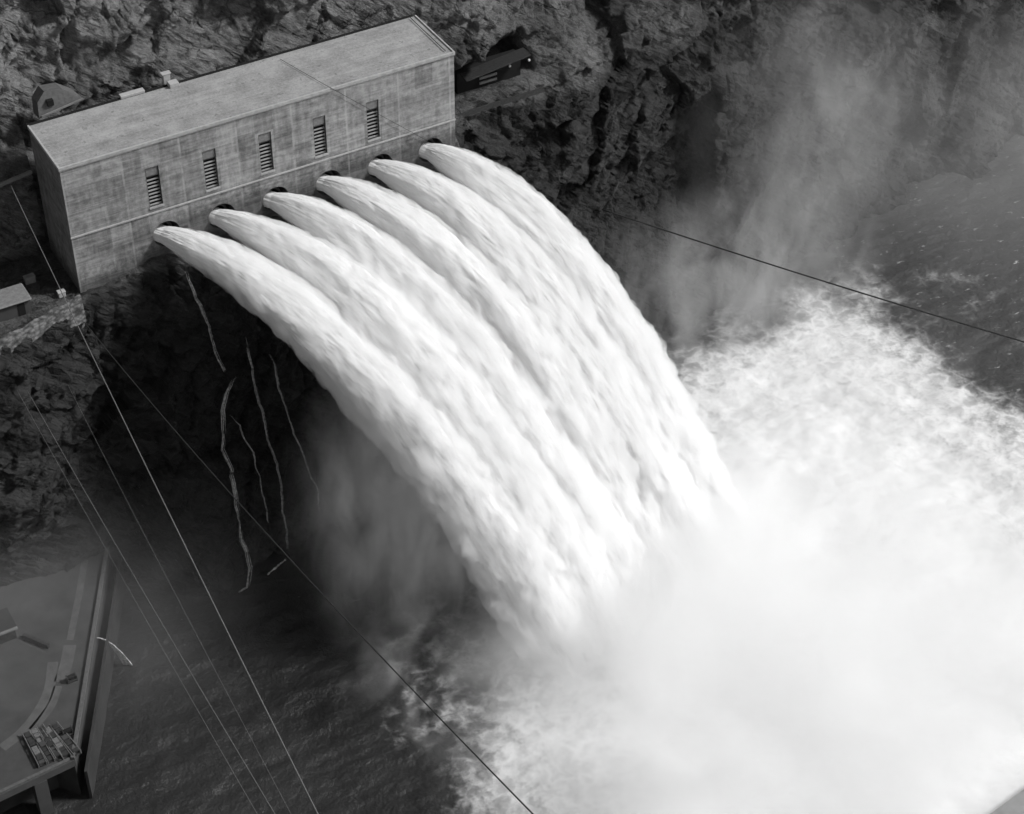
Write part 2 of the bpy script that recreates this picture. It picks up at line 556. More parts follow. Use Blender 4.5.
def shore(x):
    n = -19 + 0.19 * x
    t = sst(9, -4, x)
    return n * (1 - t) - 8.0 * t
def edge_y(x):
    nat = -2.5 + 0.19 * x
    b = -1.0 + 0.3 * np.clip(x, -22, 0) - 0.5 * np.abs(fbm(x / 4, 0 * x, 0 * x + 8.5, 3, 67))
    t = sst(60.5, 64, x)
    return b * (1 - t) + nat * t
def back_y(x):
    nat = -2.5 + 0.19 * x + 0.3
    left = 12.0 - 0.0 * x
    t = sst(-14, -40, x)
    left = left * (1 - t) + (edge_y(x) + 5) * t
    mid = 14.0
    y = np.where(x < 0, left, mid)
    t2 = sst(74, 92, x)
    return y * (1 - t2) + (nat + 0.4) * t2
def bench_z(x):
    z = -21 + 2.6 * sst(3, 14, x)
    z = z + 1.2 * sst(60, 64, x)
    z = z + np.where((x > 1) & (x < 61), 0.9 * fbm(x / 5, 0 * x, 0 * x + 2.5, 4, 66), 0)
    return z

Xg = []
rows = []
ex, bx_, bz, sh = edge_y(xs), back_y(xs), bench_z(xs), shore(xs)
u1 = np.linspace(0, 1, N1)
for u in u1:
    z = -75 + (bz + 75) * u
    tt = np.clip((z - WATER) / (bz - WATER), -0.12, 1)
    y = sh + (ex - sh) * tt
    rows.append((y, z))
for u in np.linspace(0, 1, N2 + 1)[1:]:
    rows.append((ex + (bx_ - ex) * u, bz + 0 * xs))
top = 85.0
for u in np.linspace(0, 1, N3 + 1)[1:]:
    uu = u ** 1.35
    z = bz + (top - bz) * uu
    slope = 0.22 + 0.14 * sst(66, 100, xs)
    y = bx_ + (z - bz) * slope + 0.004 * np.maximum(z - 10, 0) ** 2
    rows.append((y, z))
Yb = np.array([r[0] for r in rows])
Zb = np.array([r[1] for r in rows])
XX = np.broadcast_to(xs, Yb.shape).copy()
# rotated/sheared coordinates give the diagonal bedding of the rock
ca, sa = math.cos(math.radians(38)), math.sin(math.radians(38))
P1 = XX * ca + Zb * sa
P2 = -XX * sa + Zb * ca
wx = fbm(XX / 9, Zb / 9, Yb / 9, 3, 5) * 3.0
wz = fbm(XX / 9, Zb / 9, Yb / 9, 3, 55) * 3.0
f1, e1 = facet((P1 + wx) / 17, (P2 + wz) / 8.5, 1, 1.1)
f2, e2 = facet((XX + wx * .5) / 7.5, (Zb + wz * .5) / 6.5, 2, 0.8)
f3, e3 = facet((P1 + wx * 0.35) / 3.9, (P2 + wz * 0.35) / 2.1, 3, 1.1)
f4, e4 = facet((P1 + wz * 0.2) / 1.5, (P2 + wx * 0.2) / 0.9, 4, 1.1)
big = fbm(XX / 34, Zb / 40, 0 * XX, 3, 9)
D = big * 3.6 + f1 * 3.2 + f2 * 1.25 + f3 * 0.75 + f4 * 0.2 + fbm(XX / 2.2, Zb / 2.2, Yb / 2.2, 5, 31, 0.6) * 0.30
D += -0.5 * np.exp(-(e1 / 0.035) ** 2) - 0.25 * np.exp(-(e2 / 0.045) ** 2) - 0.15 * np.exp(-(e3 / 0.08) ** 2)
# vertical gullies and buttresses
D += 0.9 * fbm(P1 / 26, P2 / 12, 0 * XX + 3, 4, 77, mode=1)
D *= 1 - 0.6 * sst(4, -8, XX) * sst(-45, -60, Zb)
# displacement weights: calm where the house and benches sit
isb = np.zeros(Yb.shape); isb[N1 - 1:N1 + N2] = 1
near_edge = np.exp(-(np.abs(Zb - bz[None, :]) / 3.0) ** 2)
wgt = 1 - 0.85 * near_edge * (sst(-40, -34, XX) * (1 - sst(78, 92, XX)))
wgt *= 1 - 0.93 * isb * (1 - sst(70, 90, XX))
behind = (XX > -3) & (XX < 63) & (Zb > bz[None, :]) & (Zb < 3)
wgt = np.where(behind, wgt * 0.5, wgt)
D = D * wgt
Yn = Yb - D
Zn = Zb + D * 0.12 * (1 - isb)
Zn = np.where(isb > 0, Zb + D * 0.5 + 0.12 * fbm(XX / 1.5, Yb / 1.5, 0 * XX, 3, 8), Zn)
# nothing may poke through the valve house (front, back and flanks)
inx = sst(-2.5, -0.2, XX) * (1 - sst(60.2, 62.5, XX))
fl = np.where(np.arange(Yb.shape[0])[:, None] < N1, 0, 1)
lim = BD + 1.8
Yn = np.where((fl == 1) & (Zb > bz[None, :] + 0.05), np.maximum(Yn, lim * inx + Yn * (1 - inx)), Yn)
# wedge shaped recess in the right wall, shaded by the spur beside it
d1 = (P1 * 0)
rx = 116.0 + (Zb + 40) * 0.10
left_edge = 101.0 + (Zb + 37) * 1.9
rec = sst(0, 9, XX - np.minimum(left_edge, rx - 1)) * (1 - sst(0, 1.0, XX - rx)) * (1 - sst(-33, -31.5, Zb)) * sst(-57, -47, Zb)
Yn += rec * 3.8
Yn -= 1.8 * sst(0, 1.4, XX - rx) * (1 - sst(4, 16, XX - rx)) * (1 - sst(-33, -26, Zb)) * sst(-62, -50, Zb)
# dark excavated slot beside the house (tunnel road)
slot = sst(62, 66, XX) * (1 - sst(79, 82.5, XX)) * (1 - sst(-12.4, -11.8, Zb - (XX - 72) * 0.12)) * (fl == 1) * sst(-0.2, 0.1, Zb - bz[None, :])
Yn += slot * 6.5
# overhanging lip above the slot
lipm = sst(62, 68, XX) * (1 - sst(78, 82, XX)) * np.exp(-((Zb + 10.4 - (XX - 72) * 0.12) / 1.3) ** 2) * (fl == 1)
Yn -= lipm * 1.6
# wetness: spray soaked wall under and right of the house
wet = sst(-60, -20, XX) * 0 + sst(-16, -24, Zb) * (0.9 + 0.1 * sst(-34, 5, XX)) * (1 - 0.2 * sst(100, 150, XX))
wet = np.maximum(wet, 0.6 * sst(60, 66, XX) * (1 - 0.3 * sst(120, 190, XX)) * (1 - sst(-12, -5, Zb) * 0.6))
wet = np.clip(wet + fbm(XX / 12, Zb / 12, 0 * XX, 4, 21) * 0.35, 0, 1)
wet *= np.where(Zb > -14, np.where(XX < 62, 0.25, 1), 1)
pale = np.zeros(Yb.shape)
def blob(cx, cz, rx_, rz_):
    q = ((XX - cx) / rx_) ** 2 + ((Zb - cz) / rz_) ** 2 + fbm(XX / 3, Zb / 3, 0 * XX, 3, 4) * 0.7
    return 1 - sst(0.75, 1.05, q)
for b in ((64.5, -6, 2.2, 7), (70.5, -5.0, 3.2, 4), (16, 8.0, 9, 2.4), (118, -35, 2.5, 2.5), (4.5, 2.2, 3.2, 2.0), (-11, -27.5, 2.2, 3.5), (-2, 12, 2.5, 5)):
    pale = np.maximum(pale, blob(*b))
verts = np.stack([XX, Yn, Zn], -1).reshape(-1, 3)
cliff = mesh_obj('canyon_wall', verts, grid_faces(Yb.shape[0], Yb.shape[1]), M_ROCK)
for nm, arr in (('wet', wet), ('pale', pale)):
    a = cliff.data.attributes.new(nm, 'FLOAT', 'POINT')
    a.data.foreach_set('value', arr.astype(np.float32).ravel())
tag(cliff, 'dark broken canyon rock face rising from the river behind the valve house', 'cliff', kind='structure')

def cliff_y(x, z):
    i = int(np.argmin(np.abs(xs - x)))
    colz = Zn[:N1, i]
    return float(Yn[int(np.argmin(np.abs(colz - z))), i])
def cliff_front(x, z, r=1.2):
    """front-most rock around a point"""
    return min(cliff_y(x + a, z + b) for a in (-r, 0, r) for b in (-r, 0, r))

# ------------------------------------------------------------------ river
gx = np.concatenate([np.linspace(-700, -60, 24, endpoint=False), np.linspace(-60, 205, 660, endpoint=False), np.linspace(205, 800, 24)])
gy = np.concatenate([np.linspace(-800, -150, 20, endpoint=False), np.linspace(-150, 45, 488, endpoint=False), np.linspace(45, 80, 8)])
GX, GY = np.meshgrid(gx, gy, indexing='ij')
poly = [(40, -43), (33, -56), (27, -68), (17, -90), (4, -130), (40, -220), (160, -170), (150, -95), (141, -60), (139, -32), (139, -10), (128, 0), (112, -4), (90, -10), (62, -22), (46, -32)]
def sdf(px, py, poly):
    d = np.full(px.shape, 1e9)
    inside = np.zeros(px.shape, bool)
    n = len(poly)
    for i in range(n):
        ax, ay = poly[i]; bx2, by2 = poly[(i + 1) % n]
        exx, eyy = bx2 - ax, by2 - ay
        t = np.clip(((px - ax) * exx + (py - ay) * eyy) / (exx * exx + eyy * eyy), 0, 1)
        d = np.minimum(d, np.hypot(px - ax - t * exx, py - ay - t * eyy))
        c = ((ay > py) != (by2 > py)) & (px < exx * (py - ay) / (eyy if eyy else 1e-9) + ax)
        inside ^= c
    return np.where(inside, -d, d)
sd = sdf(GX + fbm(GX / 22, GY / 22, 0 * GX, 4, 12) * 9, GY + fbm(GX / 22, GY / 22, 0 * GX, 4, 82) * 9, poly)
foam = 0.5 - sd / 22.0
foam = np.clip(foam, 0, 1.0)
# drifting lace foam: downstream (far right) and in the eddy on the left
lace = fbm(GX / 9, GY / 7, 0 * GX + 1, 5, 41)
eddy = np.exp(-(((GX - 33) / 10) ** 2 + ((GY + 44) / 15) ** 2)) * 0.42 + np.exp(-(((GX - 22) / 8) ** 2 + ((GY + 56) / 7) ** 2)) * 0.25
down = 0.62 * np.exp(-(((GX - 150) / 22) ** 2 + ((GY + 20) / 26) ** 2)) * 0.35
foam = np.maximum(foam, np.clip(eddy + fbm(GX / 5 + GY / 9, GY / 3.2 - GX / 9, 0 * GX + 4, 5, 43) * 0.30, 0, 1) * sst(0.04, 0.3, eddy))
foam = np.maximum(foam, np.clip(down + lace * 0.25, 0, 1) * sst(0.03, 0.2, down))
foam = np.clip(foam + 0.10, 0, 1)
turb = sst(12, -14, sd)
fine = sst(-60, -50, GX) * (1 - sst(195, 204, GX)) * sst(-150, -140, GY)
wave = 0.3 * fbm(GX / 7, GY / 4, 0 * GX, 4, 51) + turb * (0.7 * fbm(GX / 9, GY / 9, 0 * GX, 4, 61, 0.38, 0))
wave += turb * 2.0 * np.exp(-(((GX - 75) / 45) ** 2 + ((GY + 50) / 22) ** 2))
GZ = WATER + wave * fine
river = mesh_obj('river', np.stack([GX, GY, GZ], -1).reshape(-1, 3), grid_faces(len(gx), len(gy))[:, ::-1], M_WATER, smooth=True)
a = river.data.attributes.new('foam', 'FLOAT', 'POINT')
a.data.foreach_set('value', foam.astype(np.float32).ravel())
a = river.data.attributes.new('deep', 'FLOAT', 'POINT')
a.data.foreach_set('value', (sst(-4, -30, sd) * (0.55 + 0.45 * sst(125, 95, GX))).astype(np.float32).ravel())
a = river.data.attributes.new('silt_sheen', 'FLOAT', 'POINT')
a.data.foreach_set('value', (sst(110, 165, GX) + 0.25 * sst(10, -60, GX)).astype(np.float32).ravel())
tag(river, 'dark river churned into white foam where the jets land', 'river', kind='structure')

# ------------------------------------------------------------------ valve house
vh = empty('valve_house', (0, 0, -24))
tag(vh, 'long flat-roofed concrete valve house with five louvred windows and six round outlets', 'building')
def vpart(mb, name, mat, parent=None, **kw):
    mb.v = [(x, y, z + 24) for x, y, z in mb.v] if parent is None or parent is vh else mb.v
    o = mb.build(name, mat, parent or vh, **kw)
    return o
OUT = [(13.6 + 8.45 * i, -15.6) for i in range(6)]
WIN = [(12.7 + 8.47 * i) for i in range(5)]
WZ0, WZ1, WW = -10.5, -4.1, 0.98
OR = 2.05
OS = 2.3
# front wall skin with window holes and round outlet holes
m = MB()
xb = {0.0, BL}
for x in WIN: xb |= {x - WW, x + WW}
zb = sorted({-24.0, -15.6 - OS, -15.6 + OS, WZ0, WZ1, -0.55})
for x, z in OUT: xb |= {x - OS, x + OS}
xb = sorted(xb)
for i in range(len(xb) - 1):
    for j in range(len(zb) - 1):
        x0, x1, z0, z1 = xb[i], xb[i + 1], zb[j], zb[j + 1]
        xm, zm = (x0 + x1) / 2, (z0 + z1) / 2
        if WZ0 < zm < WZ1 and any(abs(xm - x) < WW for x in WIN): continue
        if abs(zm + 15.6) < OS and any(abs(xm - x) < OS for x, _ in OUT): continue
        m.quad((x0, 0, z0), (x1, 0, z0), (x1, 0, z1), (x0, 0, z1))
NS = 48
for cx, cz in OUT:
    for k in range(NS):
        def sq(t):
            c, s = math.cos(t), math.sin(t)
            q = OS / max(abs(c), abs(s))
            return (cx + c * q, 0, cz + s * q)
        def ci(t, y=0.0, r=OR): return (cx + math.cos(t) * r, y, cz + math.sin(t) * r)
        t0, t1 = [2 * math.pi * (k + d) / NS + math.pi / 4 for d in (0, 1)]
        m.quad(sq(t0), sq(t1), ci(t1), ci(t0))
        m.quad(ci(t0), ci(t1), ci(t1, 3.2), ci(t0, 3.2))
for x in WIN:
    a0, a1 = x - WW, x + WW
    m.quad((a0, 0, WZ0), (a0, .8, WZ0), (a0, .8, WZ1), (a0, 0, WZ1))
    m.quad((a1, 0, WZ0), (a1, 0, WZ1), (a1, .8, WZ1), (a1, .8, WZ0))
    m.quad((a0, 0, WZ1), (a0, .8, WZ1), (a1, .8, WZ1), (a1, 0, WZ1))
    m.quad((a0, 0, WZ0), (a1, 0, WZ0), (a1, .8, WZ0), (a0, .8, WZ0))
# flanks, back, under-roof deck
m.quad((0, 0, -24), (0, 0, -.55), (0, BD, -.55), (0, BD, -24))
m.quad((BL, 0, -24), (BL, BD, -24), (BL, BD, -.55), (BL, 0, -.55))
m.quad((0, BD, -24), (0, BD, -.55), (BL, BD, -.55), (BL, BD, -24))
m.quad((0, 0, -24), (0, BD, -24), (BL, BD, -24), (BL, 0, -24))
vpart(m, 'wall', M_WALL)
vpart(MB().box(-.12, BL + .12, -.12, BD + .05, -.55, -.12), 'roof', M_ROOF)
par = MB()
par.box(-.15, BL + .15, -.16, .12, -.42, .06).box(-.16, .12, .13, BD + .06, -.42, .06)
par.box(BL - .12, BL + .16, .13, BD + .06, -.42, .06)
vpart(par, 'parapet', M_PALE, bevel=.03)
vpart(MB().tube([(BL - 1.0, .6, .1), (BL - 1.0, BD - .2, .1)], .06, 6), 'conduit', M_STEEL)
vpart(MB().box(-.1, BL - .2, BD + .08, BD + .75, -.7, -.16), 'roof_edge_strip', M_DARK)  # dark strip added to stand for the shaded gap behind the roof
# ledge string course
vpart(MB().box(-.10, BL + .06, -.16, -.004, -11.62, -11.36), 'ledge', M_PALE, bevel=.03)
for i, x in enumerate(WIN):
    f = MB()
    f.box(x - WW, x - WW + .12, .22, .34, WZ0, WZ1).box(x + WW - .12, x + WW, .22, .34, WZ0, WZ1)
    f.box(x - WW + .12, x + WW - .12, .12, .30, WZ1 - .12, WZ1).box(x - WW + .12, x + WW - .12, .12, .30, WZ0, WZ0 + .1)
    f.box(x - WW + .12, x + WW - .12, .12, .30, WZ1 - 1.55, WZ1 - 1.43)
    w_ = vpart(f, 'window', M_STEEL)
    def sub(mb, name, mat):
        mb.v = [(a, b, c + 24) for a, b, c in mb.v]
        return mb.build(name, mat, w_)
    s = MB()
    nsl = 8
    for k in range(nsl):
        zc = WZ0 + .38 + k * (WZ1 - 1.55 - WZ0 - .2) / nsl
        s.quad((x - WW + .12, .22, zc - .20), (x + WW - .12, .22, zc - .20), (x + WW - .12, .34, zc - .08), (x - WW + .12, .34, zc - .08))
        s.box(x - WW + .12, x + WW - .12, .20, .24, zc - .27, zc - .21)
    sub(s, 'louvre', M_SLAT)
    sub(MB().box(x - WW + .12, x + WW - .12, .18, .24, WZ1 - 1.43, WZ1 - .12), 'pane', M_PANE)
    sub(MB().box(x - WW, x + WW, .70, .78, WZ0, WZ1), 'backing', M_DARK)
    sub(MB().box(x - WW - .1, x + WW + .1, -.14, -.004, WZ0 - .28, WZ0 - .03), 'sill', M_PALE)
for cx, cz in OUT:
    # steel valve nozzle deep in each outlet
    n = MB()
    pr = [(2.03, 3.15), (1.2, 3.1), (1.15, 1.6), (1.35, 1.55), (1.35, 1.2), (1.0, 1.2), (.95, 3.0)]
    for k in range(24):
        for (ra, ya), (rb, yb) in zip(pr, pr[1:]):
            t0, t1 = 2 * math.pi * k / 24, 2 * math.pi * (k + 1) / 24
            n.quad((cx + ra * math.cos(t0), ya, cz + ra * math.sin(t0)), (cx + ra * math.cos(t1), ya, cz + ra * math.sin(t1)),
                   (cx + rb * math.cos(t1), yb, cz + rb * math.sin(t1)), (cx + rb * math.cos(t0), yb, cz + rb * math.sin(t0)))
    vpart(n, 'outlet_nozzle', M_STEEL)

# things on the roof
o = MB().box(20.6, 22.0, 11.95 - .8, 12.35, -.118, .55).build('roof_hatch', M_WHITE, bevel=.05)
tag(o, 'small white box standing at the back edge of the valve house roof', 'hatch')
o = MB().box(20.3, 21.3, 12.6, 13.3, -.3, 1.4).box(20.1, 21.5, 12.5, 13.4, 1.4, 1.55).build('vent_cowl', M_WHITE, bevel=.05)
tag(o, 'short pale vent with a cap just behind the white roof box', 'vent')
o = MB().box(13.6, 17.2, 12.1, 13.0, -.9, .25).build('duct_cover', M_WHITE, bevel=.06)
tag(o, 'long flat white cover against the rear edge of the roof near its left end', 'cover')

# adit and concrete apron on the rock above the left rear corner
ad = empty('adit_portal', (4.6, 12.6, 1.2))
tag(ad, 'pale concrete portal with small square opening above the valve house rear left corner', 'portal')
m = MB()
pts_ = [(-2.6, 0.5, -1.4), (3.9, 0.5, -.3), (3.4, .9, .4), (1.4, 1.5, 1.7), (-1.0, 1.6, 1.9), (-2.3, 1.2, .7)]
bk = [(x, y + 2.5, z - .4) for x, y, z in pts_]
n0 = len(m.v); m.v += pts_ + bk
m.f.append(tuple(range(6)))
for k in range(6): m.f.append((k, (k + 1) % 6, 6 + (k + 1) % 6, 6 + k))
m.build('apron', plain('dusty_concrete', .11), ad)
MB().box(-1.1, -.2, .55, 1.6, .0, .85).build('opening', M_DARK, ad)
MB().box(-2.4, 3.9, .28, .5, -.85, -.62, Matrix.Rotation(math.radians(-9), 4, 'Y')).build('lip', M_CONC, ad)

# ------------------------------------------------------------------ tunnel road beside the house
tp = empty('tunnel_portal', (73, 12.6, -18.6))
tag(tp, 'dark tunnel mouth with small lamps just right of the valve house', 'tunnel')
MB().box(-5.0, 6.4, 1.3, 3.4, 0, 5.0).build('mouth', M_DARK, tp)
MB().box(-9.5, 8.5, -2.6, -2.3, -.3, .5).build('parapet', M_STEEL, tp)
cn = MB().box(-4.0, 7.6, -.9, 1.6, 5.1, 5.3, Matrix.Rotation(math.radians(-6), 4, 'Y')).build('canopy', M_STEEL, tp)
MB().box(-1.2, 1.9, .9, 1.1, 2.1, 2.5).box(-1.2, 1.9, .9, 1.1, 3.0, 3.4).build('signboard', M_CONC, tp)
for dx in (-2.2, 3.9, 7.4):
    MB().box(dx, dx + .35, .5, .8, 3.9, 4.25).build('lamp', M_LAMP, tp, bevel=.05)

# ------------------------------------------------------------------ left bench: wall, hut, beam
rw = MB()
nx = 46
top_l = [(-44 + 43.6 * i / nx, -1.5 + .3 * max(-22, -44 + 43.6 * i / nx) - .25 * math.sin(i * .9) * .3, -20.5 + .2 * math.sin(i * 1.7)) for i in range(nx + 1)]
for (x0, y0, z0), (x1, y1, z1) in zip(top_l, top_l[1:]):
    rw.quad((x0, y0 - .7, -26.0), (x1, y1 - .7, -26.0), (x1, y1, z1), (x0, y0, z0))
    rw.quad((x0, y0, z0), (x1, y1, z1), (x1, y1 + .7, z1), (x0, y0 + .7, z0))
    rw.quad((x1, y1 + .7, -23), (x0, y0 + .7, -23), (x0, y0 + .7, z0), (x1, y1 + .7, z1))
def mat_masonry():
    k = NT('rubble_masonry')
    v = k.n('ShaderNodeTexVoronoi'); v.inputs['Scale'].default_value = 1.3
    k.l(k.coord(scale=(1, 1, 1.6)), v.inputs['Vector'])
    n_ = k.noise(k.coord(), .6, 8, .7)
    a_ = k.math('MULTIPLY_ADD', v.outputs['Distance'], -.45, k.math('ADD', n_, .25))
    k.surf(k.ramp(a_, [(.3, .05), (.5, .11), (.7, .22)]), .95, a_, .3)
    return k.m
o = rw.build('retaining_wall', mat_masonry())
tag(o, 'rough rubble retaining wall holding up the ledge left of the valve house', 'wall')
hut = empty('hut', (-10.4, .9, -21.0))
tag(hut, 'small low hut with a pale flat roof on the ledge left of the valve house', 'hut')
MB().box(-4.5, 3, -1.6, 1.9, 0, 2.3).build('wall', M_DECK, hut)
MB().box(-4.9, 3.3, -2.0, 2.2, 2.3, 2.6).build('roof', plain('hut_roof_felt', .19), hut, bevel=.2)
MB().box(1.2, 2.2, -1.66, -1.605, 0, 2.0).build('door', M_DARK, hut)
for i, (x, y, sx, sy, sz, mt, lb) in enumerate([(-6.0, 5.5, 1.5, .9, .9, M_CONC, 'grey box against the rock behind the hut'), (-3.0, .3, 1.0, .8, .7, M_WHITE, 'white box on the ledge near the corner of the valve house')]):
    o = MB().box(x, x + sx, y, y + sy, -21.0, -20.9 + sz).box(x - .06, x + sx + .06, y - .06, y + sy + .06, -20.9 + sz, -20.8 + sz).build('storage_box', mt, bevel=.04)
    tag(o, lb, 'box')
o = MB().box(-7, .1, -.25, .25, -.22, .22, Matrix.Translation((-.9, 11.4, -7.0)) @ Matrix.Rotation(math.radians(-8), 4, 'Y')).build('steel_beam', M_CONC, bevel=.04)
tag(o, 'pale straight beam jutting from the rock left of the valve house', 'beam')

# ------------------------------------------------------------------ water jets
def make_jet(i, cx, cz, vel, label):
    vx, vy, vz = vel
    nt_, na = 620, 240
    T = (vz + math.sqrt(vz * vz + 4 * 4.9 * (cz - WATER + 1.5))) / 9.8
    t = np.linspace(-.10, T, nt_)
    c = np.stack([cx + vx * t, vy * t, cz + vz * t - 4.9 * np.maximum(t, 0) ** 2], -1)
    d = np.gradient(c, axis=0); d /= np.linalg.norm(d, axis=1)[:, None]
    s_len = np.concatenate([[0], np.cumsum(np.linalg.norm(np.diff(c, axis=0), axis=1))])
    S = np.cross(d, [0, 0, 1.0]); S /= np.linalg.norm(S, axis=1)[:, None]
    Nn = np.cross(S, d)
    tc_ = np.maximum(t, 0)
    r = 1.25 + 2.5 * (1 - np.exp(-tc_ / .55)) + .34 * tc_
    th = np.linspace(0, 2 * math.pi, na, endpoint=False)
    TH, SL = np.meshgrid(th, s_len)
    RR = np.broadcast_to(r[:, None], TH.shape)
    A, B = np.cos(TH) * RR, np.sin(TH) * RR
    grow = sst(0, 14, SL)
    o_ = i * 37.3
    # long ropes along the flow near the outlet, cottony billows further out
    rope = fbm(np.cos(TH) * 2.2 + o_, np.sin(TH) * 2.2, SL / 11, 4, 100 + i)
    b1 = fbm(A / 3.0 + o_, B / 3.0, SL / 13, 4, 200 + i, .5, 1)
    b2 = fbm(A / 1.1 + o_, B / 1.1, SL / 4.0, 4, 300 + i, .6, 1)
    lobes = perlin(np.cos(TH) * 1.3 + o_, np.sin(TH) * 1.3, SL / 26, 400 + i)
    disp = RR * (.10 * rope + grow * (.10 * b1 + .32 * lobes)) + grow * .085 * b2 + .04 * fbm(A * 3 + o_, B * 3, SL * .8, 2, 500 + i)
    R_ = np.maximum((RR + disp) * (1 - .16 * grow), .3)
    R_ *= 1 + .08 * np.sin(TH)
    # hollow-cone spray is wider sideways than deep
    ax, by = np.cos(TH) * R_ * 1.05, np.sin(TH) * R_ * .95
    V = c[:, None, :] + S[:, None, :] * ax[..., None] + Nn[:, None, :] * by[..., None]
    V = V.reshape(-1, 3)
    base = np.array([cx, 0, cz])
    f = grid_faces(nt_, na, True)[:, ::-1]
    j = mesh_obj('water_jet', V - base, f, M_SPRAY, smooth=True)
    j.location = base
    tag(j, label, 'water jet', 'white water jets shooting from the valve house outlets')
    # loose spray round the solid core
    st = slice(40, nt_, 4); sa = slice(0, na, 4)
    k_ = np.clip(SL[st, sa] / 60, 0, 1)
    R2 = RR[st, sa] * (1.06 + .22 * k_) + RR[st, sa] * (.22 * lobes[st, sa] + .15 * fbm(A[st, sa] / 1.7 + o_, B[st, sa] / 1.7, SL[st, sa] / 4.5, 4, 600 + i, .6, 1)) * (.3 + k_)
    V2 = c[st][:, None, :] + S[st][:, None, :] * (np.cos(TH[st, sa]) * R2)[..., None] + Nn[st][:, None, :] * (np.sin(TH[st, sa]) * R2)[..., None]
    f2_ = [tuple(q) for q in grid_faces(V2.shape[0], V2.shape[1], True)[:, ::-1].tolist()]
    nn = V2.shape[1]; tot = V2.shape[0] * nn
    f2_ += [tuple(range(nn)), tuple(range(tot - nn, tot))[::-1]]
    mesh_obj('spray', [tuple(p) for p in (V2.reshape(-1, 3) - base).tolist()], f2_, M_SLEEVE, j, smooth=True)
    return j, c
ordn = ['first white jet from the left, beside the dark wet cliff and nearest the thin trickles',
        'second white jet from the left, shooting out below the leftmost louvred window pair',
        'third white jet from the left, bursting from the outlet below the middle louvred window',
        'fourth white jet from the left, splitting into two ropes at its outlet',
        'fifth white jet from the left, leaving the outlet left of the last one',
        'rightmost white jet, from the outlet nearest the right end of the valve house']
jets = []
for i, (cx, cz) in enumerate(OUT):
    k = i / 5
    v = (10.5 - 2.8 * k, -16.4 + 2.9 * k, 0.0 + .3 * math.sin(i * 2.1))
    jets.append(make_jet(i, cx - .3, cz - .25, v, ordn[i]))

# ------------------------------------------------------------------ thin falls down the wet rock
def trickle(name, pts, width, label, seed, lift=.35, free=False):
    rnd = random.Random(seed)
    P_ = []
    for (x0, z0), (x1, z1) in zip(pts, pts[1:]):
        n = max(2, int(abs(z1 - z0) / .45))
        for k in range(n):
            t = k / n
            x = x0 + (x1 - x0) * t + rnd.uniform(-.05, .05); z = z0 + (z1 - z0) * t
            P_.append((x, z))
    P_.append(pts[-1])
    pp = []
    yprev = None
    for x, z in P_:
        y = cliff_front(x, z, .5) - lift
        if yprev is not None: y = min(y, yprev + .02) if free else min(yprev + .3, max(yprev - .6, y))
        yprev = y
        pp.append((x, y, z))
    mb = MB()
    for sidx in range(9):
        ph = rnd.uniform(0, 9); off = rnd.gauss(0, .5) * width * 1.5
        k = rnd.randrange(0, 6)
        while k < len(pp) - 3:
            ln = rnd.randrange(8, 30)
            seg = pp[k:k + ln]
            if len(seg) >= 4:
                q = []; rr = []
                for m_, (x, y, z) in enumerate(seg):
                    e_ = math.sin(math.pi * m_ / (len(seg) - 1))
                    q.append((x + off + math.sin((k + m_) * .31 + ph) * width * .35, y - .05 - .04 * sidx, z))
                    rr.append(max(.012, width * .42 * e_ * rnd.uniform(.5, 1.0)))
                mb.tube(q, rr, 5)
            k += ln + rnd.randrange(0, 9 if sidx else 2)
    o = mb.build(name, M_TRICK, smooth=True)
    tag(o, label, 'waterfall', 'thin falls down the wet cliff')
    return o, pp

# picture points of the falls carried onto the wall behind
def on_wall(px, py):
    d = R_FW + R_RT * (px - 512) / 2000 - R_UP * (py - 407) / 2000
    best = None
    for s in np.arange(240, 420, .5):
        p = CAM + d * s
        if p[2] < WATER - 1: break
        if p[2] < -19 and p[1] >= cliff_y(p[0], p[2]): best = p; break
    if best is None:
        s = (WATER - CAM[2]) / d[2]
        best = CAM + d * s
    return best
FALLS = [
    ('waterfall', [(183, 268), (192, 292), (203, 318), (212, 345), (222, 368)], .13, 'faint broken trickle directly below the first outlet'),
    ('waterfall', [(229, 366), (222, 385), (218, 403), (221, 430), (227, 465), (233, 500), (239, 545), (240, 575), (236, 592)], .24, 'brightest and longest of the thin falls, twisting down to the river'),
    ('waterfall', [(226, 410), (236, 420), (245, 445), (254, 470), (260, 495), (263, 515)], .10, 'short thin fall branching right from the brightest one'),
    ('waterfall', [(243, 330), (250, 370), (257, 410), (270, 450), (280, 500), (285, 545)], .10, 'thin fall between the branching fall and the rightmost strand'),
    ('waterfall', [(266, 350), (275, 385), (287, 420), (298, 445), (311, 480), (316, 505)], .10, 'thin strand closest to the underside of the first jet'),
]
for i, (nm, px, wd, lb) in enumerate(FALLS):
    pw = [on_wall(*p) for p in px]
    trickle(nm, [(p[0], p[2]) for p in pw], wd * .95, lb, i + 1, lift=.5, free=True)
# foam line where seepage meets the river
p0, p1 = on_wall(266, 573), on_wall(284, 560)
mb = MB()
rnd = random.Random(5)
q = []
for k in range(14):
    t = k / 13
    q.append((p0[0] + (p1[0] - p0[0]) * t, p0[1] + (p1[1] - p0[1]) * t - .6, WATER + .15 + rnd.uniform(0, .12)))
mb.tube(q, [rnd.uniform(.06, .22) for _ in q], 7)
o = mb.build('splash', M_TRICK, smooth=True)
tag(o, 'small white splash line at the foot of the wet cliff', 'splash')

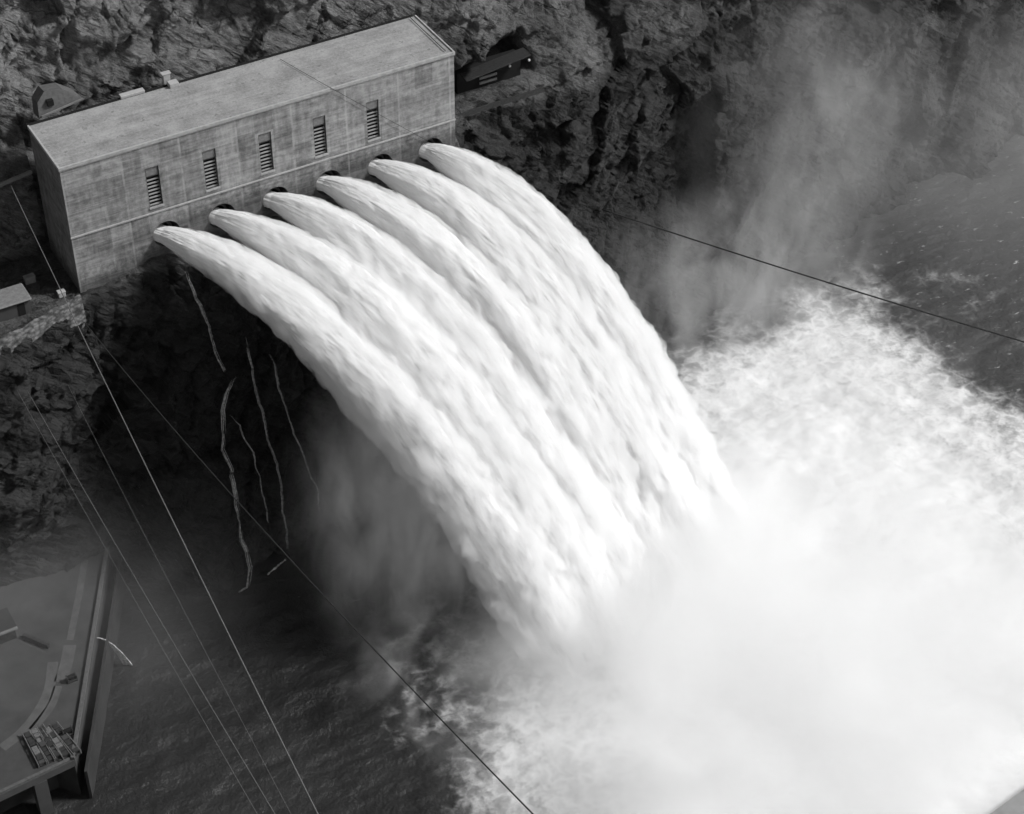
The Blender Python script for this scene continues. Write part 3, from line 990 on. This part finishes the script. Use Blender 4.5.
# ------------------------------------------------------------------ lower left powerhouse apron
DZ = -62.0
dk = empty('riverside_deck', (-25, -26, WATER))
tag(dk, 'grey concrete riverside deck in the lower left, front edge raised on piers', 'deck')
def dpart(mb, name, mat, **kw):
    mb.v = [(x + 25, y + 26, z - WATER) for x, y, z in mb.v]
    return mb.build(name, mat, dk, **kw)
outline = [(-23.4, -43.8), (-4.0, -7.3), (-6.0, -2.0), (-60, 4), (-75, -40), (-60, -46.0), (-34.1, -44.5)]
dpart(MB().prism(outline, DZ - 1.2, DZ), 'slab', M_DECK)
# river wall below the slab, set back from the front
wallp = [(-23.5, -43.2), (-4.1, -7.2), (-6.4, -2.2), (-60, 3.8), (-74.8, -38), (-60, -42.4), (-34.0, -40.8), (-25.6, -40.4)]
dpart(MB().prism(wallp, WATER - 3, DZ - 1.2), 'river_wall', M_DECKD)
def strip(p, q, w0, w1, z0, z1):
    a, b = Vector((*p, 0)), Vector((*q, 0))
    t = (b - a).normalized(); n_ = Vector((-t.y, t.x, 0))
    return [tuple((a + n_ * w0).xy), tuple((b + n_ * w0).xy), tuple((b + n_ * w1).xy), tuple((a + n_ * w1).xy)]
kerb = MB()
kerb.prism(strip((-23.4, -43.8), (-4.0, -7.3), .05, .55, 0, 0), DZ + .004, DZ + .55)
kerb.prism(strip((-60, -46.0), (-34.1, -44.5), .05, .5, 0, 0), DZ + .004, DZ + .45)
kerb.prism(strip((-34.1, -44.5), (-24.0, -43.85), .05, .5, 0, 0), DZ + .004, DZ + .45)
dpart(kerb, 'kerb', plain('kerb_concrete', .10))
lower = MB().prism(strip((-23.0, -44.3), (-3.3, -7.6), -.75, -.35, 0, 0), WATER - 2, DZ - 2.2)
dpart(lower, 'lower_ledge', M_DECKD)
for k in range(5):
    a = Vector((-64, -44.4)).lerp(Vector((-28.6, -42.4)), k / 4)
    dpart(MB().box(a.x - .9, a.x + .9, a.y - 1.8, a.y + .1, WATER - 3, DZ - 1.2), 'pier', M_DECK)
# worn tracks, laid on the deck
def ribbon(pts, w_, z):
    m_ = MB()
    for (a, b) in zip(pts, pts[1:]):
        pass
    vs_ = []
    for i_, p in enumerate(pts):
        q0 = Vector(pts[max(i_ - 1, 0)]); q1 = Vector(pts[min(i_ + 1, len(pts) - 1)])
        t = (q1 - q0).normalized(); n_ = Vector((-t.y, t.x))
        ww = w_[i_] if hasattr(w_, '__len__') else w_
        vs_.append((*(Vector(p) + n_ * ww), z)); vs_.append((*(Vector(p) - n_ * ww), z))
    m_.v = vs_
    m_.f = [(2 * k, 2 * k + 1, 2 * k + 3, 2 * k + 2) for k in range(len(pts) - 1)]
    return m_
def deck_pt(px, py, z=DZ):
    d = R_FW + R_RT * (px - 512) / 2000 - R_UP * (py - 407) / 2000
    s = (z - CAM[2]) / d[2]
    p = CAM + d * s
    return (float(p[0]), float(p[1]))
def smooth_line(pp, n=6):
    out = []
    P_ = [Vector(p) for p in pp]
    P_ = [P_[0] * 2 - P_[1]] + P_ + [P_[-1] * 2 - P_[-2]]
    for i_ in range(1, len(P_) - 2):
        for k in range(n):
            t = k / n
            a, b, c_, d_ = P_[i_ - 1:i_ + 3]
            out.append(tuple(.5 * ((2 * b) + (c_ - a) * t + (2 * a - 5 * b + 4 * c_ - d_) * t * t + (3 * b - a - 3 * c_ + d_) * t ** 3)))
    out.append(tuple(P_[-2]))
    return out
for ln, wd in (([(53, 662), (49, 690), (38, 712), (22, 732), (2, 748)], .75), ([(70, 645), (66, 665), (60, 682)], .9), ([(58, 686), (52, 704), (42, 718), (32, 730)], .6), ([(85, 560), (78, 600), (70, 640)], .5)):
    L = smooth_line([deck_pt(*p) for p in ln])
    o = ribbon(L, wd, DZ + .008).build('wheel_track', M_TRACK)
    tag(o, 'worn pale wheel track on the deck', 'track', kind='structure')
# inner low wall line on deck
L = [deck_pt(*p) for p in ((112, 545), (98, 590), (92, 640), (84, 700), (78, 752))]
# storage racks near the deck corner
def make_rack(x, y, rz, label):
    e = empty('storage_rack', (x, y, DZ + .004))
    e.rotation_euler.z = rz
    tag(e, label, 'rack', 'storage racks in a row at the deck corner')
    for s_ in (-.55, .55):
        MB().box(s_ - .05, s_ + .05, -3.3, 3.3, .6, .72).box(s_ - .07, s_ + .07, -3.2, -3.0, 0, .55).box(s_ - .07, s_ + .07, 3.0, 3.2, 0, .55).box(s_ - .07, s_ + .07, -.1, .1, 0, .55).build('rail', M_TIMBER, e)
    MB().box(-.46, .46, -3.2, 3.2, .15, .25).build('shelf', M_STEEL, e)
    rnd2 = random.Random(int(x * 10))
    yy = -3.0
    while yy < 2.6:
        ln = rnd2.uniform(.5, 1.1)
        MB().box(-.4, .4, yy, yy + ln * .85, .25, .25 + rnd2.uniform(.25, .55)).build('crate', rnd2.choice([M_DECK, M_STEEL, M_DECKD, M_TIMBER]), e, bevel=.03)
        yy += ln
    return e
rk = [((26, 733), (44, 768)), ((32, 729), (54, 765)), ((39, 727), (60, 762)), ((48, 732), (66, 757)), ((57, 730), (75, 752))]
rlab = ['leftmost storage rack on the deck corner', 'second storage rack from the left on the deck corner', 'middle storage rack of the row on the deck corner', 'second storage rack from the right on the deck corner', 'rightmost storage rack, beside the deck kerb']
for (a, b), lb in zip(rk, rlab):
    A_, B_ = deck_pt(*a), deck_pt(*b)
    make_rack((A_[0] + B_[0]) / 2, (A_[1] + B_[1]) / 2, math.atan2(B_[1] - A_[1], B_[0] - A_[0]) - math.pi / 2, lb)
sh_ = empty('shed', (*deck_pt(2, 634), DZ + .004))
tag(sh_, 'dark flat-roofed shed at the left edge of the deck', 'shed')
MB().box(-5, 1.6, -1.8, 1.8, 0, 2.4).build('wall', M_STEEL, sh_)
MB().box(-5.3, 1.9, -2.1, 2.1, 2.4, 2.6).build('roof', M_DECKD, sh_)
MB().box(-5.3, 1.9, -2.5, -2.1, 2.35, 2.62).build('roof_edge_strip', M_CONC, sh_)  # gutter along the shed's front eave
L = [deck_pt(*p) for p in ((24, 637), (49, 648))]
o = MB().prism(strip(L[0], L[1], -.25, .25, 0, 0), DZ + .004, DZ + .7).build('barrier', M_STEEL)
tag(o, 'low dark barrier running out from the shed across the deck', 'barrier')
for (px, py, lb) in ((72, 680, 'small dark winch near the kerb in the middle of the deck'), (68, 734, 'small dark winch beside the rightmost storage rack')):
    x, y = deck_pt(px, py)
    e = empty('winch', (x, y, DZ + .004)); tag(e, lb, 'winch')
    MB().box(-.7, .7, -.5, .5, 0, .25).box(-.7, -.55, -.4, .4, .25, 1.0).box(.55, .7, -.4, .4, .25, 1.0).build('base', M_STEEL, e)
    MB().tube([(-.55, 0, .7), (.55, 0, .7)], .34, 12).build('drum', M_DARK, e)
# drain outfall from the deck wall
x, y = deck_pt(96, 640, -64)
mb = MB()
for s_ in range(7):
    pts_ = [(x + .1 + (3.0 + .16 * s_) * t, y - (1.0 + .12 * s_) * t, -63.6 - 6.4 * t ** 1.9) for t in np.linspace(0, 1, 16)]
    mb.tube(pts_, [max(.02, .04 + .07 * k / 15 + .04 * math.sin(k * 1.9 + s_ * 2)) for k in range(16)], 7)
o = mb.build('drain_outfall', M_TRICK, smooth=True)
tag(o, 'small white stream of water spilling from the deck wall into the river', 'outfall')
# submerged shelf beside the deck
o = MB()
pl = [deck_pt(*p, z=WATER) for p in ((112, 560), (140, 565), (152, 585), (140, 606), (112, 628))]
mb = MB(); mb.v = [(x, y, WATER + .35 - (.0 if k in (0, 4) else .12)) for k, (x, y) in enumerate(pl)]; mb.f = [tuple(range(len(pl)))[::-1]]

# ------------------------------------------------------------------ cables across the canyon
def anchor(px, py):
    p = on_wall(px, py)
    d = CAM - p
    return Vector(p + d / np.linalg.norm(d) * .9)
def ray_pt(px, py, dist):
    d = R_FW + R_RT * (px - 512) / 2000 - R_UP * (py - 407) / 2000
    return Vector(CAM + d * dist)
def cable(a, b, sag, rad, mat, label, ext=1.12):
    a = Vector(a); b = Vector(b)
    b = a + (b - a) * ext
    pts = []
    for k in range(61):
        t = k / 60
        p = a.lerp(b, t); p.z -= sag * 4 * t * (1 - t)
        pts.append(p)
    o = MB().tube(pts, rad, 6).build('cable', mat, smooth=True)
    tag(o, label, 'cable', 'cables strung over the canyon')
    return o
cable(ray_pt(11, 186, 271), ray_pt(319, 814, 150), 1.0, .06, M_CABLE, 'bright taut cable running from the pale beam at left edge down to the lower left')
cable(anchor(84, 322), ray_pt(541, 814, 140), 2.4, .065, M_CABLED, 'long dark cable from the foot of the valve house corner down to the bottom centre')
_r0 = deck_pt(280, 59, .05); _r1 = deck_pt(331, 88, .12)
def wall_pt(px, py):
    d = R_FW + R_RT * (px - 512) / 2000 - R_UP * (py - 407) / 2000
    return tuple(CAM + d * ((-.24 - CAM[1]) / d[1]))
o = MB().tube([(*_r0, .05), ((_r0[0] + _r1[0]) / 2, (_r0[1] + _r1[1]) / 2, .06), (_r1[0], -.2, .12), wall_pt(380, 115), wall_pt(428, 141)], .035, 6).build('cable', M_CABLED)
tag(o, 'thin dark cable lying across the roof and down the front wall', 'cable', 'cables strung over the canyon')
cable(on_wall(598, 208), ray_pt(1030, 328, 300), 3.0, .12, M_CABLED, 'dark cable sagging across the river at the right', 2.6)
cable(anchor(27, 390), ray_pt(276, 814, 160), .8, .042, M_CABLE, 'thin grey cable from the left cliff past the deck')
cable(anchor(17, 390), ray_pt(258, 814, 165), .6, .026, M_CABLE, 'faint cable just left of the thin grey one by the deck')
cable(anchor(68, 385), ray_pt(292, 814, 170), .8, .022, M_CABLE, 'faintest cable between the thin grey one and the bright taut one')
cable(anchor(638, 160), anchor(652, 192), .1, .06, M_CABLED, 'short dark rope hanging on the rock right of the jets', 1.0)

# far bank apron just showing in the lower right corner
o = MB()
_a = Vector(deck_pt(962, 834, WATER + 3)); _b = Vector(deck_pt(1034, 782, WATER + 3))
_t = (_b - _a).normalized(); _n = Vector((_t.y, -_t.x))
pl = [tuple(_a - _t * 160), tuple(_a - _t * 160 + _n * 90), tuple(_b + _t * 220 + _n * 90), tuple(_b + _t * 220)]
o.prism(pl, WATER - 3, WATER + 3)
o = o.build('bank_slab', M_CONC)
tag(o, 'sloping grey concrete bank in the lower right corner, half lost in the mist', 'bank')

# ------------------------------------------------------------------ mist
def ball(name, loc, size, mat, label, rz=0):
    bm = bmesh.new()
    bmesh.ops.create_icosphere(bm, subdivisions=3, radius=1)
    me = bpy.data.meshes.new(name); bm.to_mesh(me); bm.free()
    me.materials.append(mat)
    o = bpy.data.objects.new(name, me)
    o.location = loc; o.scale = size; o.rotation_euler.z = rz
    COL.objects.link(o)
    tag(o, label, 'mist', kind='stuff')
    return o
ball('mist', (75, -80, -69), (64, 54, 20), mat_mist('mist_landing', .22, nscale=.06, lo=.22, hi=.82), 'dense white mist boiling where the six jets land', math.radians(10))
ball('mist', (62, -50, -68), (38, 22, 16), mat_mist('mist_foot', .42, nscale=.09, lo=.22, hi=.78), 'brighter mist wrapped round the feet of the jets', math.radians(12))
ball('mist', (108, -30, -70), (50, 34, 10), mat_mist('mist_sheet', .035, nscale=.06, lo=.2, hi=.75), 'thin white mist skimming the foam right of the jets', math.radians(10))
ball('mist', (38, -29, -57), (24, 22, 34), mat_mist('mist_veil', .36, (1, 1, .35), .19, .38, .74, 6, 0.0), 'thin grey veil of mist hanging behind the first jet')
ball('mist', (29, -48, -68), (17, 24, 9), mat_mist('mist_wisps', .16, (1, 1, 1), .16, .46, .74, 7, 0.0), 'pale wisps of mist trailing over the dark water left of the impact')
ball('mist', (112, -3, -60), (42, 16, 24), mat_mist('mist_bank', .06, (1, 1, .45), .15, .38, .68, 7), 'wisps of mist drifting up the rock right of the jets')
ball('mist', (136, 10, -44), (32, 18, 34), mat_mist('mist_column', .034, (1, 1, .5), .13, .34, .68, 7), 'tall pale plume of mist climbing the rock in the upper right')
ball('mist', (178, 0, -54), (52, 44, 30), mat_mist('mist_far', .011, (1, 1, .5), .07, .2, .7), 'faint haze over the far right rock and river')
ball('mist', (-16, -18, -62), (42, 30, 20), mat_mist('mist_low', .014, (1, 1, 1), .06, .2, .75), 'thin haze lying over the cliff foot and deck at lower left')
